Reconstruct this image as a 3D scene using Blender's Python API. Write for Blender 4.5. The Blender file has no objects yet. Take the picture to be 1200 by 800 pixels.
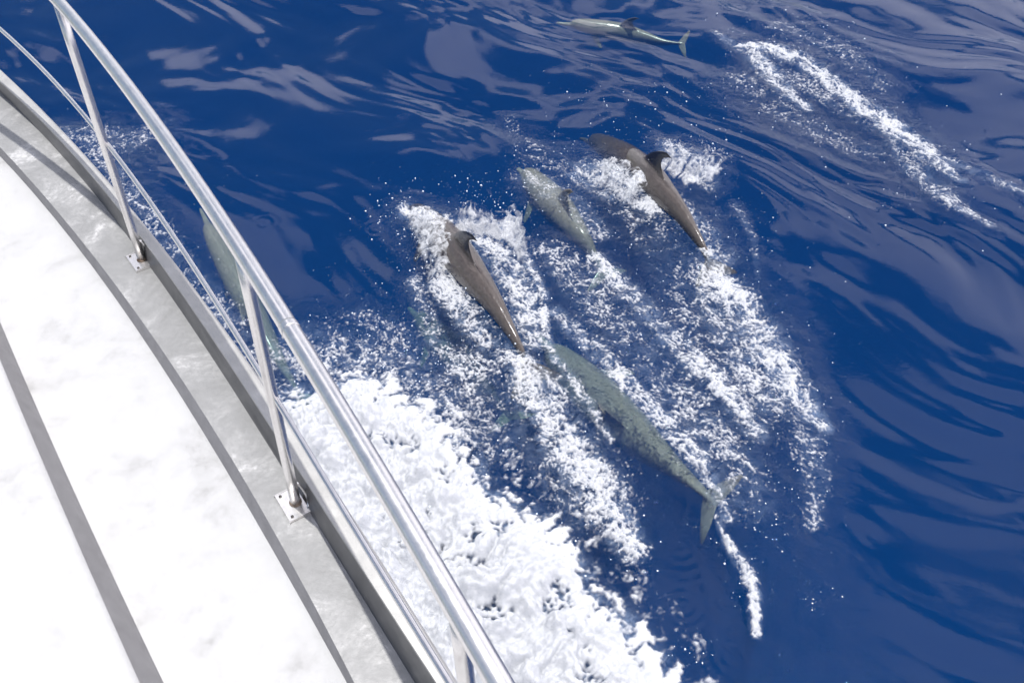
import bpy, bmesh, math, random
import numpy as np
from mathutils import Vector

scene = bpy.context.scene
R = math.radians

# ------------------------------------------------------------------ camera
CAM_H, PITCH, FPX = 5.94, R(45.4), 1043.0        # metres above the sea, tilt below horizontal, focal length (for a 1200 px wide frame)
cam_data = bpy.data.cameras.new('camera')
cam = bpy.data.objects.new('camera', cam_data)
scene.collection.objects.link(cam)
cam.location = (0, 0, CAM_H)
cam.rotation_euler = (math.pi / 2 - PITCH, 0, 0)
cam_data.sensor_width = 36.0
cam_data.lens = 36.0 * FPX / 1200.0
cam_data.clip_start = 0.05
cam_data.clip_end = 9000
scene.camera = cam

# ------------------------------------------------------------------ sky and sun
SUN_DIR = Vector((-0.05, 0.06, 0.94)).normalized()
sun_el = math.asin(SUN_DIR.z)
sun_az = math.atan2(SUN_DIR.x, SUN_DIR.y)
world = bpy.data.worlds.new('World')
scene.world = world
world.use_nodes = True
wn, wl = world.node_tree.nodes, world.node_tree.links
wn.clear()
w_out = wn.new('ShaderNodeOutputWorld')
w_bg = wn.new('ShaderNodeBackground')
w_sky = wn.new('ShaderNodeTexSky')
w_sky.sky_type = 'NISHITA'
w_sky.sun_disc = False
w_sky.sun_elevation = sun_el
w_sky.sun_rotation = sun_az
w_sky.altitude = 0
w_sky.air_density = 1.0
w_sky.dust_density = 0.6
w_sky.ozone_density = 1.5
SKY_STRENGTH = 0.10
CLOUD_SEED = 33.3
w_bg.inputs['Strength'].default_value = SKY_STRENGTH
# scattered fair-weather cloud over the whole dome (direction projected onto a flat cloud layer)
w_tc = wn.new('ShaderNodeTexCoord')
w_sep = wn.new('ShaderNodeSeparateXYZ')
wl.new(w_tc.outputs['Generated'], w_sep.inputs[0])
w_add = wn.new('ShaderNodeMath'); w_add.operation = 'MAXIMUM'; w_add.inputs[1].default_value = 0.0
wl.new(w_sep.outputs['Z'], w_add.inputs[0])
w_add2 = wn.new('ShaderNodeMath'); w_add2.operation = 'ADD'; w_add2.inputs[1].default_value = 0.20
wl.new(w_add.outputs[0], w_add2.inputs[0])
w_dx = wn.new('ShaderNodeMath'); w_dx.operation = 'DIVIDE'
w_dy = wn.new('ShaderNodeMath'); w_dy.operation = 'DIVIDE'
wl.new(w_sep.outputs['X'], w_dx.inputs[0]); wl.new(w_add2.outputs[0], w_dx.inputs[1])
wl.new(w_sep.outputs['Y'], w_dy.inputs[0]); wl.new(w_add2.outputs[0], w_dy.inputs[1])
w_cmb = wn.new('ShaderNodeCombineXYZ')
wl.new(w_dx.outputs[0], w_cmb.inputs[0]); wl.new(w_dy.outputs[0], w_cmb.inputs[1])
w_cmb.inputs[2].default_value = CLOUD_SEED
w_n = wn.new('ShaderNodeTexNoise')
w_n.inputs['Scale'].default_value = 1.7
w_n.inputs['Detail'].default_value = 5
w_n.inputs['Roughness'].default_value = 0.5
wl.new(w_cmb.outputs[0], w_n.inputs['Vector'])
w_ramp = wn.new('ShaderNodeValToRGB')
w_ramp.color_ramp.elements[0].position = 0.490
w_ramp.color_ramp.elements[0].color = (0, 0, 0, 1)
w_ramp.color_ramp.elements[1].position = 0.535
w_ramp.color_ramp.elements[1].color = (1, 1, 1, 1)
w_bias = wn.new('ShaderNodeMath'); w_bias.operation = 'MULTIPLY_ADD'; w_bias.inputs[1].default_value = 0.13   # the cloud thickens to starboard
wl.new(w_sep.outputs['X'], w_bias.inputs[0]); wl.new(w_n.outputs['Fac'], w_bias.inputs[2])
wl.new(w_bias.outputs[0], w_ramp.inputs[0])
w_mix = wn.new('ShaderNodeMix'); w_mix.data_type = 'RGBA'
wl.new(w_ramp.outputs[0], w_mix.inputs['Factor'])
wl.new(w_sky.outputs[0], w_mix.inputs[6])
w_mix.inputs[7].default_value = (17.0, 16.6, 18.2, 1)
wl.new(w_mix.outputs[2], w_bg.inputs['Color'])
wl.new(w_bg.outputs[0], w_out.inputs[0])

sun_data = bpy.data.lights.new('sun', 'SUN')
sun_data.energy = 3.8
sun_data.angle = R(0.53)
sun_data.color = (1.0, 0.98, 0.955)
sun = bpy.data.objects.new('sun', sun_data)
scene.collection.objects.link(sun)
sun.rotation_euler = SUN_DIR.to_track_quat('Z', 'Y').to_euler()

# ------------------------------------------------------------------ exposure and render
scene.view_settings.view_transform = 'Standard'
scene.view_settings.look = 'None'
scene.view_settings.exposure = -0.15
scene.view_settings.gamma = 1.0
scene.view_settings.use_curve_mapping = False
scene.render.engine = 'CYCLES'
cy = scene.cycles
cy.use_denoising = True
cy.denoising_input_passes = 'RGB'          # keeps the fine foam and drops crisp
cy.max_bounces = 8
cy.diffuse_bounces = 3
cy.glossy_bounces = 4
cy.transmission_bounces = 4
cy.transparent_max_bounces = 10
cy.volume_bounces = 1
cy.caustics_reflective = False
cy.caustics_refractive = False
cy.sample_clamp_indirect = 8.0

# ------------------------------------------------------------------ helpers
COL = scene.collection
rng = np.random.default_rng(7)

def P(px, py, z=0.0):
    """Point of the place at height z that the photograph shows at pixel (px, py) of its 1200 x 800 frame."""
    a = (px - 600.0) / FPX
    b = (400.0 - py) / FPX
    d = np.array([a, math.cos(PITCH) + b * math.sin(PITCH), -math.sin(PITCH) + b * math.cos(PITCH)])
    return d * ((z - CAM_H) / d[2]) + np.array([0, 0, CAM_H])

def tag(o, label=None, cat=None, group=None, kind=None):
    if label: o['label'] = label
    if cat: o['category'] = cat
    if group: o['group'] = group
    if kind: o['kind'] = kind
    return o

def make_mesh(name, verts, faces, smooth=True):
    """verts (N,3) and faces: (M,k) array or list of tuples."""
    me = bpy.data.meshes.new(name)
    if isinstance(faces, np.ndarray):
        k = faces.shape[1]
        me.vertices.add(len(verts))
        me.vertices.foreach_set('co', np.ascontiguousarray(verts, dtype=np.float32).ravel())
        me.loops.add(faces.size)
        me.loops.foreach_set('vertex_index', np.ascontiguousarray(faces, dtype=np.int32).ravel())
        me.polygons.add(len(faces))
        me.polygons.foreach_set('loop_start', np.arange(0, faces.size, k, dtype=np.int32))
        me.update(calc_edges=True)
    else:
        me.from_pydata([tuple(map(float, v)) for v in verts], [], faces)
        me.update()
    if smooth:
        me.polygons.foreach_set('use_smooth', np.ones(len(me.polygons), dtype=bool))
    return me

def obj(name, me, m, parent=None):
    o = bpy.data.objects.new(name, me)
    COL.objects.link(o)
    if m is not None and not me.materials:
        me.materials.append(m)
    if parent is not None:
        o.parent = parent
    return o

def set_attr(me, name, arr, typ='FLOAT'):
    a = me.attributes.new(name, typ, 'POINT')
    if typ == 'FLOAT':
        a.data.foreach_set('value', np.ascontiguousarray(arr, dtype=np.float32))
    else:
        a.data.foreach_set('vector', np.ascontiguousarray(arr, dtype=np.float32).ravel())

# ---- gradient noise
_prm = np.random.default_rng(3).permutation(256)
_prm = np.concatenate([_prm, _prm])
_ang = np.random.default_rng(4).uniform(0, 2 * math.pi, 256)
_gx, _gy = np.cos(_ang), np.sin(_ang)

def N2(x, y, seed=0):
    x = np.asarray(x, float) + seed * 17.31
    y = np.asarray(y, float) + seed * 9.77
    xi = np.floor(x).astype(np.int64); yi = np.floor(y).astype(np.int64)
    xf = x - xi; yf = y - yi
    u = xf * xf * xf * (xf * (xf * 6 - 15) + 10)
    v = yf * yf * yf * (yf * (yf * 6 - 15) + 10)
    def g(ix, iy, dx, dy):
        h = _prm[_prm[ix & 255] + (iy & 255)]
        return _gx[h] * dx + _gy[h] * dy
    a = g(xi, yi, xf, yf); b = g(xi + 1, yi, xf - 1, yf)
    c = g(xi, yi + 1, xf, yf - 1); d = g(xi + 1, yi + 1, xf - 1, yf - 1)
    return (a + u * (b - a) + v * ((c + u * (d - c)) - (a + u * (b - a)))) * 1.5

def fbm(x, y, octaves=4, seed=0, gain=0.5):
    s = 0; a = 1.0
    for i in range(octaves):
        s = s + a * N2(x * 2 ** i, y * 2 ** i, seed + i * 5)
        a *= gain
    return s

def smooth(a, b, x):
    t = np.clip((x - a) / (b - a), 0, 1)
    return t * t * (3 - 2 * t)

def seg_dist(x, y, pts, w=None):
    """Distance of every point to a polyline, with the interpolated width there."""
    best = np.full(x.shape, 1e9); bw = np.ones(x.shape)
    for i in range(len(pts) - 1):
        a = pts[i]; b = pts[i + 1]
        dx, dy = b[0] - a[0], b[1] - a[1]
        t = np.clip(((x - a[0]) * dx + (y - a[1]) * dy) / (dx * dx + dy * dy + 1e-9), 0, 1)
        d = np.hypot(x - a[0] - t * dx, y - a[1] - t * dy)
        if w is not None:
            ww = w[i] + t * (w[i + 1] - w[i])
            m = d / ww < best / bw
            best = np.where(m, d, best); bw = np.where(m, ww, bw)
        else:
            best = np.minimum(best, d)
    return (best, bw) if w is not None else best

def stroke_field(x, y, strokes):
    """strokes: list of (points in the sea plane, widths, density)."""
    f = np.zeros(x.shape)
    for pts, w, dens in strokes:
        m = (x > min(p[0] for p in pts) - max(w)) & (x < max(p[0] for p in pts) + max(w)) & \
            (y > min(p[1] for p in pts) - max(w)) & (y < max(p[1] for p in pts) + max(w))
        if not m.any():
            continue
        d, bw = seg_dist(x[m], y[m], pts, w)
        f[m] = np.maximum(f[m], dens * (1 - smooth(0.15, 1.0, d / bw)))
    return f

def poly_sdf(x, y, poly):
    d = seg_dist(x, y, poly + [poly[0]])
    inside = np.zeros(x.shape, bool)
    n = len(poly)
    for i in range(n):
        x1, y1 = poly[i]; x2, y2 = poly[(i + 1) % n]
        c = ((y1 > y) != (y2 > y)) & (x < (x2 - x1) * (y - y1) / (y2 - y1 + 1e-12) + x1)
        inside ^= c
    return np.where(inside, d, -d)

def S(pix, w, dens):
    """A foam streak: pixels on the photograph put down on the sea plane, half-widths in metres."""
    pts = [tuple(P(*p)[:2]) for p in pix]
    if not isinstance(w, (list, tuple)):
        w = [w] * len(pts)
    return (pts, list(w), dens)

# ---- materials
def mat(name):
    m = bpy.data.materials.new(name)
    m.use_nodes = True
    nt = m.node_tree
    return m, nt, nt.nodes, nt.links, nt.nodes['Principled BSDF']

def ramp(n, l, fac, stops):
    r = n.new('ShaderNodeValToRGB')
    e = r.color_ramp.elements
    while len(e) < len(stops):
        e.new(0.5)
    for k, (p, c) in enumerate(stops):
        e[k].position = p
        e[k].color = (*c, 1) if len(c) == 3 else c
    l.new(fac, r.inputs[0])
    return r.outputs[0]

def noise(n, l, scale, detail=4, rough=0.5, vec=None, coord='Object', dist=0.0):
    t = n.new('ShaderNodeTexNoise')
    t.inputs['Scale'].default_value = scale
    t.inputs['Detail'].default_value = detail
    t.inputs['Roughness'].default_value = rough
    t.inputs['Distortion'].default_value = dist
    if vec is None:
        tc = n.new('ShaderNodeTexCoord'); vec = tc.outputs[coord]
    l.new(vec, t.inputs['Vector'])
    return t.outputs['Fac']

def bump(n, l, h, strength, dist, target):
    b = n.new('ShaderNodeBump')
    b.inputs['Strength'].default_value = strength
    b.inputs['Distance'].default_value = dist
    l.new(h, b.inputs['Height'])
    l.new(b.outputs[0], target)
    return b

M = {}

# white deck paint with fine anti-slip grain and faint scuffs
m, nt, n, l, p = mat('white_deck_paint')
c = ramp(n, l, noise(n, l, 7, 8, 0.7), [(0.27, (0.38, 0.375, 0.365)), (0.36, (0.49, 0.485, 0.475)), (0.46, (0.555, 0.551, 0.543)), (0.7, (0.60, 0.598, 0.59))])
l.new(c, p.inputs['Base Color']); p.inputs['Roughness'].default_value = 0.6
bump(n, l, noise(n, l, 420, 3), 0.5, 0.0015, p.inputs['Normal'])
M['deck'] = m

# worn grey aluminium side strip with scuffed white patches
m, nt, n, l, p = mat('worn_grey_strip')
base = noise(n, l, 5.5, 9, 0.72, dist=0.6)
fine = noise(n, l, 60, 5, 0.7)
mx = n.new('ShaderNodeMath'); mx.operation = 'MULTIPLY_ADD'; mx.inputs[1].default_value = 0.35
l.new(fine, mx.inputs[0]); l.new(base, mx.inputs[2])
c = ramp(n, l, mx.outputs[0], [(0.45, (0.28, 0.278, 0.27)), (0.66, (0.345, 0.343, 0.335)), (0.76, (0.42, 0.416, 0.405)), (0.86, (0.66, 0.65, 0.635))])
l.new(c, p.inputs['Base Color']); p.inputs['Roughness'].default_value = 0.5; p.inputs['Metallic'].default_value = 0.15
bump(n, l, fine, 0.4, 0.002, p.inputs['Normal'])
M['strip'] = m

m, nt, n, l, p = mat('shaded_grey_step')  # grey for the upright faces, with their shade put into the colour
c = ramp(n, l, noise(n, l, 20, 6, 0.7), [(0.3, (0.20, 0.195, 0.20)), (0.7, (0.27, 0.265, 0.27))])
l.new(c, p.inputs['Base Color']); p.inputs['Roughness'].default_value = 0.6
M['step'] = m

# aluminium gunwale
m, nt, n, l, p = mat('brushed_aluminium')
c = ramp(n, l, noise(n, l, 14, 7, 0.7), [(0.3, (0.42, 0.415, 0.395)), (0.55, (0.51, 0.50, 0.475)), (0.75, (0.62, 0.61, 0.585))])
l.new(c, p.inputs['Base Color']); p.inputs['Metallic'].default_value = 0.25
r_ = ramp(n, l, noise(n, l, 30, 5, 0.7), [(0.3, (0.33,) * 3), (0.7, (0.5,) * 3)])
l.new(r_, p.inputs['Roughness'])
M['alu'] = m

m, nt, n, l, p = mat('shaded_aluminium')  # darker aluminium: the shade on the gunwale's inner face is in the colour
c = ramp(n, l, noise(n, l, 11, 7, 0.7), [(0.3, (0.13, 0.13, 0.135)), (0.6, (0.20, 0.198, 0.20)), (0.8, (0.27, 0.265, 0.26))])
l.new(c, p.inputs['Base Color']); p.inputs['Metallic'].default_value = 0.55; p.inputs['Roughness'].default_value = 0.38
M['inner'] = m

# stainless steel tube
m, nt, n, l, p = mat('stainless_steel')
c = ramp(n, l, noise(n, l, 25, 6, 0.7), [(0.3, (0.76, 0.74, 0.72)), (0.7, (0.86, 0.84, 0.82))])
l.new(c, p.inputs['Base Color']); p.inputs['Metallic'].default_value = 0.92
r_ = ramp(n, l, noise(n, l, 40, 5, 0.7), [(0.3, (0.25,) * 3), (0.7, (0.36,) * 3)])
l.new(r_, p.inputs['Roughness'])
M['steel'] = m

m, nt, n, l, p = mat('dark_screw_steel')
c = ramp(n, l, noise(n, l, 200, 3), [(0.3, (0.10, 0.09, 0.085)), (0.7, (0.22, 0.2, 0.19))])
l.new(c, p.inputs['Base Color']); p.inputs['Metallic'].default_value = 0.8; p.inputs['Roughness'].default_value = 0.4
M['screw'] = m

m, nt, n, l, p = mat('rusty_weld')
c = ramp(n, l, noise(n, l, 60, 6, 0.7), [(0.35, (0.10, 0.055, 0.03)), (0.6, (0.36, 0.27, 0.20))])
l.new(c, p.inputs['Base Color']); p.inputs['Metallic'].default_value = 0.5; p.inputs['Roughness'].default_value = 0.5
M['rust'] = m

m, nt, n, l, p = mat('white_hull_gelcoat')
c = ramp(n, l, noise(n, l, 3, 7, 0.7), [(0.3, (0.66, 0.66, 0.65)), (0.7, (0.78, 0.78, 0.77))])
l.new(c, p.inputs['Base Color']); p.inputs['Roughness'].default_value = 0.25
M['hull'] = m

# sea water: clear dielectric skin over a scattering blue body
m = bpy.data.materials.new('sea_water'); m.use_nodes = True
nt = m.node_tree; n, l = nt.nodes, nt.links
n.clear()
out = n.new('ShaderNodeOutputMaterial')
mixs = n.new('ShaderNodeMixShader')
fr = n.new('ShaderNodeFresnel'); fr.inputs['IOR'].default_value = 1.34
tr = n.new('ShaderNodeBsdfTransparent')
gl = n.new('ShaderNodeBsdfGlossy'); gl.inputs['Roughness'].default_value = 0.012
geo = n.new('ShaderNodeNewGeometry')
att = n.new('ShaderNodeAttribute'); att.attribute_name = 'chop'
# clouds of fine bubbles just under the skin of the churned water
bub = n.new('ShaderNodeBsdfDiffuse'); bub.inputs['Color'].default_value = (0.46, 0.60, 0.82, 1)
bn = noise(n, l, 9, 6, 0.68, vec=geo.outputs['Position'], dist=0.8)
bmr = n.new('ShaderNodeMapRange'); bmr.inputs['From Min'].default_value = 0.40; bmr.inputs['From Max'].default_value = 0.72
bmr.inputs['To Min'].default_value = 0.02; bmr.inputs['To Max'].default_value = 0.32
l.new(bn, bmr.inputs['Value'])
bmm = n.new('ShaderNodeMath'); bmm.operation = 'MULTIPLY'; bmm.use_clamp = True
abb = n.new('ShaderNodeAttribute'); abb.attribute_name = 'bubbles'
l.new(bmr.outputs[0], bmm.inputs[0]); l.new(abb.outputs['Fac'], bmm.inputs[1])
bms = n.new('ShaderNodeMixShader')
l.new(bmm.outputs[0], bms.inputs[0]); l.new(tr.outputs[0], bms.inputs[1]); l.new(bub.outputs[0], bms.inputs[2])
l.new(fr.outputs[0], mixs.inputs[0]); l.new(bms.outputs[0], mixs.inputs[1]); l.new(gl.outputs[0], mixs.inputs[2])
l.new(mixs.outputs[0], out.inputs['Surface'])
rip = noise(n, l, 22, 4, 0.6, vec=geo.outputs['Position'], dist=0.4)
hm = n.new('ShaderNodeMath'); hm.operation = 'MULTIPLY_ADD'; hm.inputs[2].default_value = 0.0
ad = n.new('ShaderNodeMath'); ad.operation = 'ADD'; ad.inputs[1].default_value = 0.012
l.new(att.outputs['Fac'], ad.inputs[0])
l.new(rip, hm.inputs[0]); l.new(ad.outputs[0], hm.inputs[1])
bp = n.new('ShaderNodeBump'); bp.inputs['Distance'].default_value = 0.05; bp.inputs['Strength'].default_value = 1.0
l.new(hm.outputs[0], bp.inputs['Height'])
l.new(bp.outputs[0], fr.inputs['Normal']); l.new(bp.outputs[0], gl.inputs['Normal'])
vs = n.new('ShaderNodeVolumeScatter')
vs.inputs['Color'].default_value = (0.003, 0.070, 0.315, 1)
vs.inputs['Density'].default_value = 0.55
vs.inputs['Anisotropy'].default_value = -0.25
va = n.new('ShaderNodeVolumeAbsorption')
va.inputs['Color'].default_value = (0.05, 0.46, 0.58, 1)
va.inputs['Density'].default_value = 0.55
vadd = n.new('ShaderNodeAddShader')
l.new(vs.outputs[0], vadd.inputs[0]); l.new(va.outputs[0], vadd.inputs[1])
l.new(vadd.outputs[0], out.inputs['Volume'])
M['sea'] = m

# foam: white froth, thinning to a film where its bubbles are sparse
m, nt, n, l, p = mat('white_foam')
c = ramp(n, l, noise(n, l, 35, 5, 0.7), [(0.3, (0.68, 0.70, 0.735)), (0.60, (0.80, 0.81, 0.825))])
l.new(c, p.inputs['Base Color']); p.inputs['Roughness'].default_value = 0.55
trl = n.new('ShaderNodeBsdfTranslucent'); trl.inputs['Color'].default_value = (0.85, 0.88, 0.92, 1)
ms1 = n.new('ShaderNodeMixShader'); ms1.inputs[0].default_value = 0.25
l.new(p.outputs[0], ms1.inputs[1]); l.new(trl.outputs[0], ms1.inputs[2])
tr = n.new('ShaderNodeBsdfTransparent')
att = n.new('ShaderNodeAttribute'); att.attribute_name = 'froth'
ms2 = n.new('ShaderNodeMixShader')
l.new(att.outputs['Fac'], ms2.inputs[0]); l.new(tr.outputs[0], ms2.inputs[1]); l.new(ms1.outputs[0], ms2.inputs[2])
l.new(ms2.outputs[0], nt.nodes['Material Output'].inputs['Surface'])
bump(n, l, noise(n, l, 90, 4, 0.7), 0.5, 0.008, p.inputs['Normal'])
M['foam'] = m

m, nt, n, l, p = mat('water_drops')
c = ramp(n, l, noise(n, l, 9, 2), [(0.3, (0.78, 0.86, 0.95)), (0.7, (0.86, 0.92, 1.0))])
l.new(c, p.inputs['Base Color']); p.inputs['Roughness'].default_value = 0.12
M['drop'] = m

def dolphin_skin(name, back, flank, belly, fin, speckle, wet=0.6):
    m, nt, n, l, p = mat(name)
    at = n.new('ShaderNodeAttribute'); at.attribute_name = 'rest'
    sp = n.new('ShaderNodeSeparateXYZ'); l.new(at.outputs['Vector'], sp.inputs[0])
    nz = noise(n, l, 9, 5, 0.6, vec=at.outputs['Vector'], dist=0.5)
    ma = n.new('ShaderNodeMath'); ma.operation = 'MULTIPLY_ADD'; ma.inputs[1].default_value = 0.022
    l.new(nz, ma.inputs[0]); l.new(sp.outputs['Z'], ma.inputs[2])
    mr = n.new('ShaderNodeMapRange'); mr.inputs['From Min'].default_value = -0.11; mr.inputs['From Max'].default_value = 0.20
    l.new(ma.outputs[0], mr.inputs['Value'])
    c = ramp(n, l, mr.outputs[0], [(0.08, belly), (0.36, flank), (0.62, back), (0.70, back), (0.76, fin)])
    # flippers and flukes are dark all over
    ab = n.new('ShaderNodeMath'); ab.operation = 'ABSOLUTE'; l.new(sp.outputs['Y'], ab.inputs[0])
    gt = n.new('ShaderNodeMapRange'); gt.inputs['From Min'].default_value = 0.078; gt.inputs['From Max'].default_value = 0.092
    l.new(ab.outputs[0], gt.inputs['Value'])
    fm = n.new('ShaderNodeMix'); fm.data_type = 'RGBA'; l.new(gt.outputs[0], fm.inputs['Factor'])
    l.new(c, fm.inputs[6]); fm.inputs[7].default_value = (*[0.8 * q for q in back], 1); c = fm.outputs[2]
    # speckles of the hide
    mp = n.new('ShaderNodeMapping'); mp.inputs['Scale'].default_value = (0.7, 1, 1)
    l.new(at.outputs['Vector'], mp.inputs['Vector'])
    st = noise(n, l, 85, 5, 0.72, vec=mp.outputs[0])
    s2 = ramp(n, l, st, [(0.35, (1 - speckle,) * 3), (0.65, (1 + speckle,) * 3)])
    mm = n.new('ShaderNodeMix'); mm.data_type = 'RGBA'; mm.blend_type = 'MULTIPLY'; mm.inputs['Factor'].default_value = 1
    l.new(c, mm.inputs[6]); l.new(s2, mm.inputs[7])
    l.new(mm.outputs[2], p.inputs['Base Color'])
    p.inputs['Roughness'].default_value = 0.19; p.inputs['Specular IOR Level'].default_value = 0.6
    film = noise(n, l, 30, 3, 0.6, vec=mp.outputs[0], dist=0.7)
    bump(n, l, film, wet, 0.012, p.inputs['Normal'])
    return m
M['skin'] = dolphin_skin('brown_grey_hide', (0.082, 0.068, 0.062), (0.13, 0.112, 0.102), (0.42, 0.40, 0.37), (0.012, 0.010, 0.011), 0.24)
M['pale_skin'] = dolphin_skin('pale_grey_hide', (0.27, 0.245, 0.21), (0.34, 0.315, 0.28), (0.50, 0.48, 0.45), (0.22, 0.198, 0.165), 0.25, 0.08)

# ------------------------------------------------------------------ the sea
# streaks of churned water and foam, laid on the sea plane
ST_LEFT = [
    S([(598, 408), (628, 460), (668, 530), (708, 590), (742, 640)], [0.14, 0.36, 0.40, 0.32, 0.18], 0.92),
    S([(640, 500), (690, 580)], 0.55, 0.55),
    S([(520, 300), (560, 380), (600, 420)], [0.30, 0.38, 0.30], 0.55),
    S([(500, 262), (535, 300), (520, 340), (570, 400)], [0.30, 0.28, 0.25, 0.2], 0.85),
    S([(480, 250), (510, 262), (540, 280)], [0.2, 0.3, 0.25], 0.9),
    S([(545, 262), (590, 300), (615, 350), (625, 400)], [0.25, 0.30, 0.30, 0.22], 0.78),
    S([(585, 262), (618, 300), (636, 340), (638, 390), (650, 425)], [0.07, 0.09, 0.09, 0.08, 0.07], 0.85),
    S([(560, 420), (560, 470), (590, 520)], [0.5, 0.5, 0.4], 0.42),
    S([(486, 330), (510, 400), (545, 440)], [0.16, 0.2, 0.2], 0.5),
    S([(655, 425), (690, 480), (715, 520)], [0.06, 0.09, 0.06], 0.7),
]
ST_RIGHT = [
    S([(826, 290), (860, 345), (895, 400), (925, 450), (962, 500)], [0.13, 0.30, 0.33, 0.27, 0.15], 0.88),
    S([(818, 310), (850, 370), (880, 420), (905, 470)], [0.2, 0.45, 0.45, 0.35], 0.62),
    S([(690, 200), (730, 218), (765, 240)], [0.40, 0.45, 0.3], 0.80),
    S([(775, 225), (815, 265), (845, 300)], [0.22, 0.28, 0.26], 0.62),
    S([(785, 175), (820, 190), (830, 215)], [0.25, 0.25, 0.2], 0.6),
    S([(862, 240), (882, 282), (888, 325)], [0.08, 0.07, 0.05], 0.42),
    S([(905, 440), (945, 500), (955, 560), (948, 620)], [0.35, 0.30, 0.22, 0.12], 0.46),
    S([(740, 240), (800, 320), (850, 400), (880, 480)], [0.45, 0.65, 0.65, 0.5], 0.40),
]
ST_MID = [
    S([(616, 205), (640, 215), (672, 235), (705, 270)], [0.2, 0.32, 0.3, 0.2], 0.50),
    S([(700, 300), (745, 350), (800, 410), (850, 460), (885, 510)], [0.16, 0.24, 0.25, 0.22, 0.2], 0.72),
    S([(640, 290), (690, 340), (740, 400), (800, 470)], [0.30, 0.45, 0.55, 0.5], 0.45),
    S([(650, 362), (706, 420), (772, 494), (826, 560)], [0.14, 0.20, 0.19, 0.16], 0.72),
    S([(800, 470), (840, 530), (870, 590)], [0.5, 0.55, 0.4], 0.50),
    S([(820, 545), (842, 590), (852, 615)], [0.14, 0.12, 0.07], 0.72),
    S([(838, 610), (852, 640), (872, 668), (882, 695), (886, 745)], [0.03, 0.05, 0.085, 0.075, 0.05], 0.92),
    S([(595, 140), (640, 190), (690, 215)], [0.2, 0.3, 0.25], 0.27),
]
ST_FAR = [
    S([(862, 56), (895, 56), (940, 72), (975, 96), (1010, 122), (1040, 140), (1068, 160)], [0.08, 0.26, 0.25, 0.22, 0.26, 0.32, 0.26], 0.96),
    S([(880, 62), (900, 82), (925, 108), (948, 124)], [0.16, 0.32, 0.20, 0.12], 0.84),
    S([(930, 88), (980, 118), (1040, 150)], [0.28, 0.32, 0.3], 0.40),
    S([(1040, 142), (1075, 166), (1100, 190), (1128, 212)], [0.26, 0.32, 0.26, 0.10], 0.70),
    S([(1050, 165), (1085, 206), (1115, 238), (1160, 264)], [0.24, 0.26, 0.20, 0.12], 0.56),
    S([(838, 42), (868, 60), (890, 75)], [0.08, 0.16, 0.16], 0.62),
    S([(915, 34), (960, 48), (1000, 72), (1030, 100)], [0.40, 0.45, 0.40, 0.3], 0.33),
    S([(870, 95), (920, 128), (980, 158), (1040, 176)], [0.45, 0.45, 0.40, 0.3], 0.34),
    S([(1110, 185), (1200, 228), (1260, 260)], [0.14, 0.13, 0.10], 0.58),
]
ST_SIDE = [
    S([(350, 400), (420, 420), (480, 440), (540, 470)], [0.40, 0.55, 0.60, 0.55], 0.52),
    S([(420, 372), (480, 400)], [0.22, 0.35], 0.40),
    S([(330, 420), (420, 440), (500, 475), (560, 530)], [0.26, 0.26, 0.26, 0.26], 0.56),
    S([(60, 150), (150, 165), (180, 150)], [0.25, 0.5, 0.3], 0.41),
    S([(100, 160), (160, 240), (230, 330), (300, 410)], [0.24, 0.24, 0.24, 0.26], 0.47),
]

def sea_height(x, y, chop=None):
    u = x * 0.72 - y * 0.69
    v = x * 0.69 + y * 0.72
    wx = 0.35 * N2(u / 2.6, v / 2.2, 21)
    wy = 0.35 * N2(u / 2.6, v / 2.2, 22)
    calm = 0.55 + 0.45 * smooth(-0.25, 0.45, N2(u / 4.5, v / 3.0, 5))
    h = 0.110 * N2((u + wx) / 4.2, (v + wy) / 2.4, 1)
    h = h + 0.062 * calm * N2((u + wx) / 1.7, (v + wy) / 0.85, 2)
    h = h + 0.023 * calm * N2((u + 2 * wx) / 0.75, (v + 2 * wy) / 0.34, 3)
    h = h + 0.0040 * calm * N2((u + 2.5 * wx) / 0.36, (v + 2.5 * wy) / 0.17, 4)
    # drop rings on the quiet water
    for (px, py, a, lam, rad) in RINGS:
        r = np.hypot(x - px, y - py)
        h = h + a * np.cos(2 * math.pi * r / lam) * np.exp(-(r / rad) ** 2)
    if chop is not None:
        h = h + chop * (0.045 * N2(x / 0.33, y / 0.33, 6) + 0.034 * N2(x / 0.14, y / 0.14, 7) + 0.014 * N2(x / 0.06, y / 0.06, 8))
    return h

RINGS = [(*P(797, 640)[:2], 0.0018, 0.085, 0.22), (*P(852, 704)[:2], 0.0022, 0.07, 0.18), (*P(905, 650)[:2], 0.0022, 0.15, 0.5),
         (*P(950, 690)[:2], 0.0014, 0.11, 0.42), (*P(800, 708)[:2], 0.0022, 0.07, 0.14), (*P(860, 770)[:2], 0.0020, 0.07, 0.16),
         (*P(310, 268)[:2], 0.0020, 0.08, 0.16), (*P(440, 270)[:2], 0.0018, 0.08, 0.14), (*P(208, 165)[:2], 0.0024, 0.09, 0.2)]

def chop_field(x, y):
    f = stroke_field(x, y, [(p, [2.0 * q for q in w], d) for (p, w, d) in ST_LEFT + ST_RIGHT + ST_MID + ST_FAR + ST_SIDE])
    f = np.maximum(f, 0.45 * stroke_field(x, y, [S([(900, 560), (930, 680), (960, 800), (970, 900)], [0.5, 0.7, 0.8, 0.8], 1.0)]))
    return np.clip(f, 0, 1) ** 1.3

def axis(lo, hi, step, far, nfar):
    mid = np.arange(lo, hi + step, step)
    g = step * 2 * np.power((far / (step * 2)), np.linspace(0, 1, nfar))
    return np.concatenate([lo - g[::-1], mid, mid[-1] + g])

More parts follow.
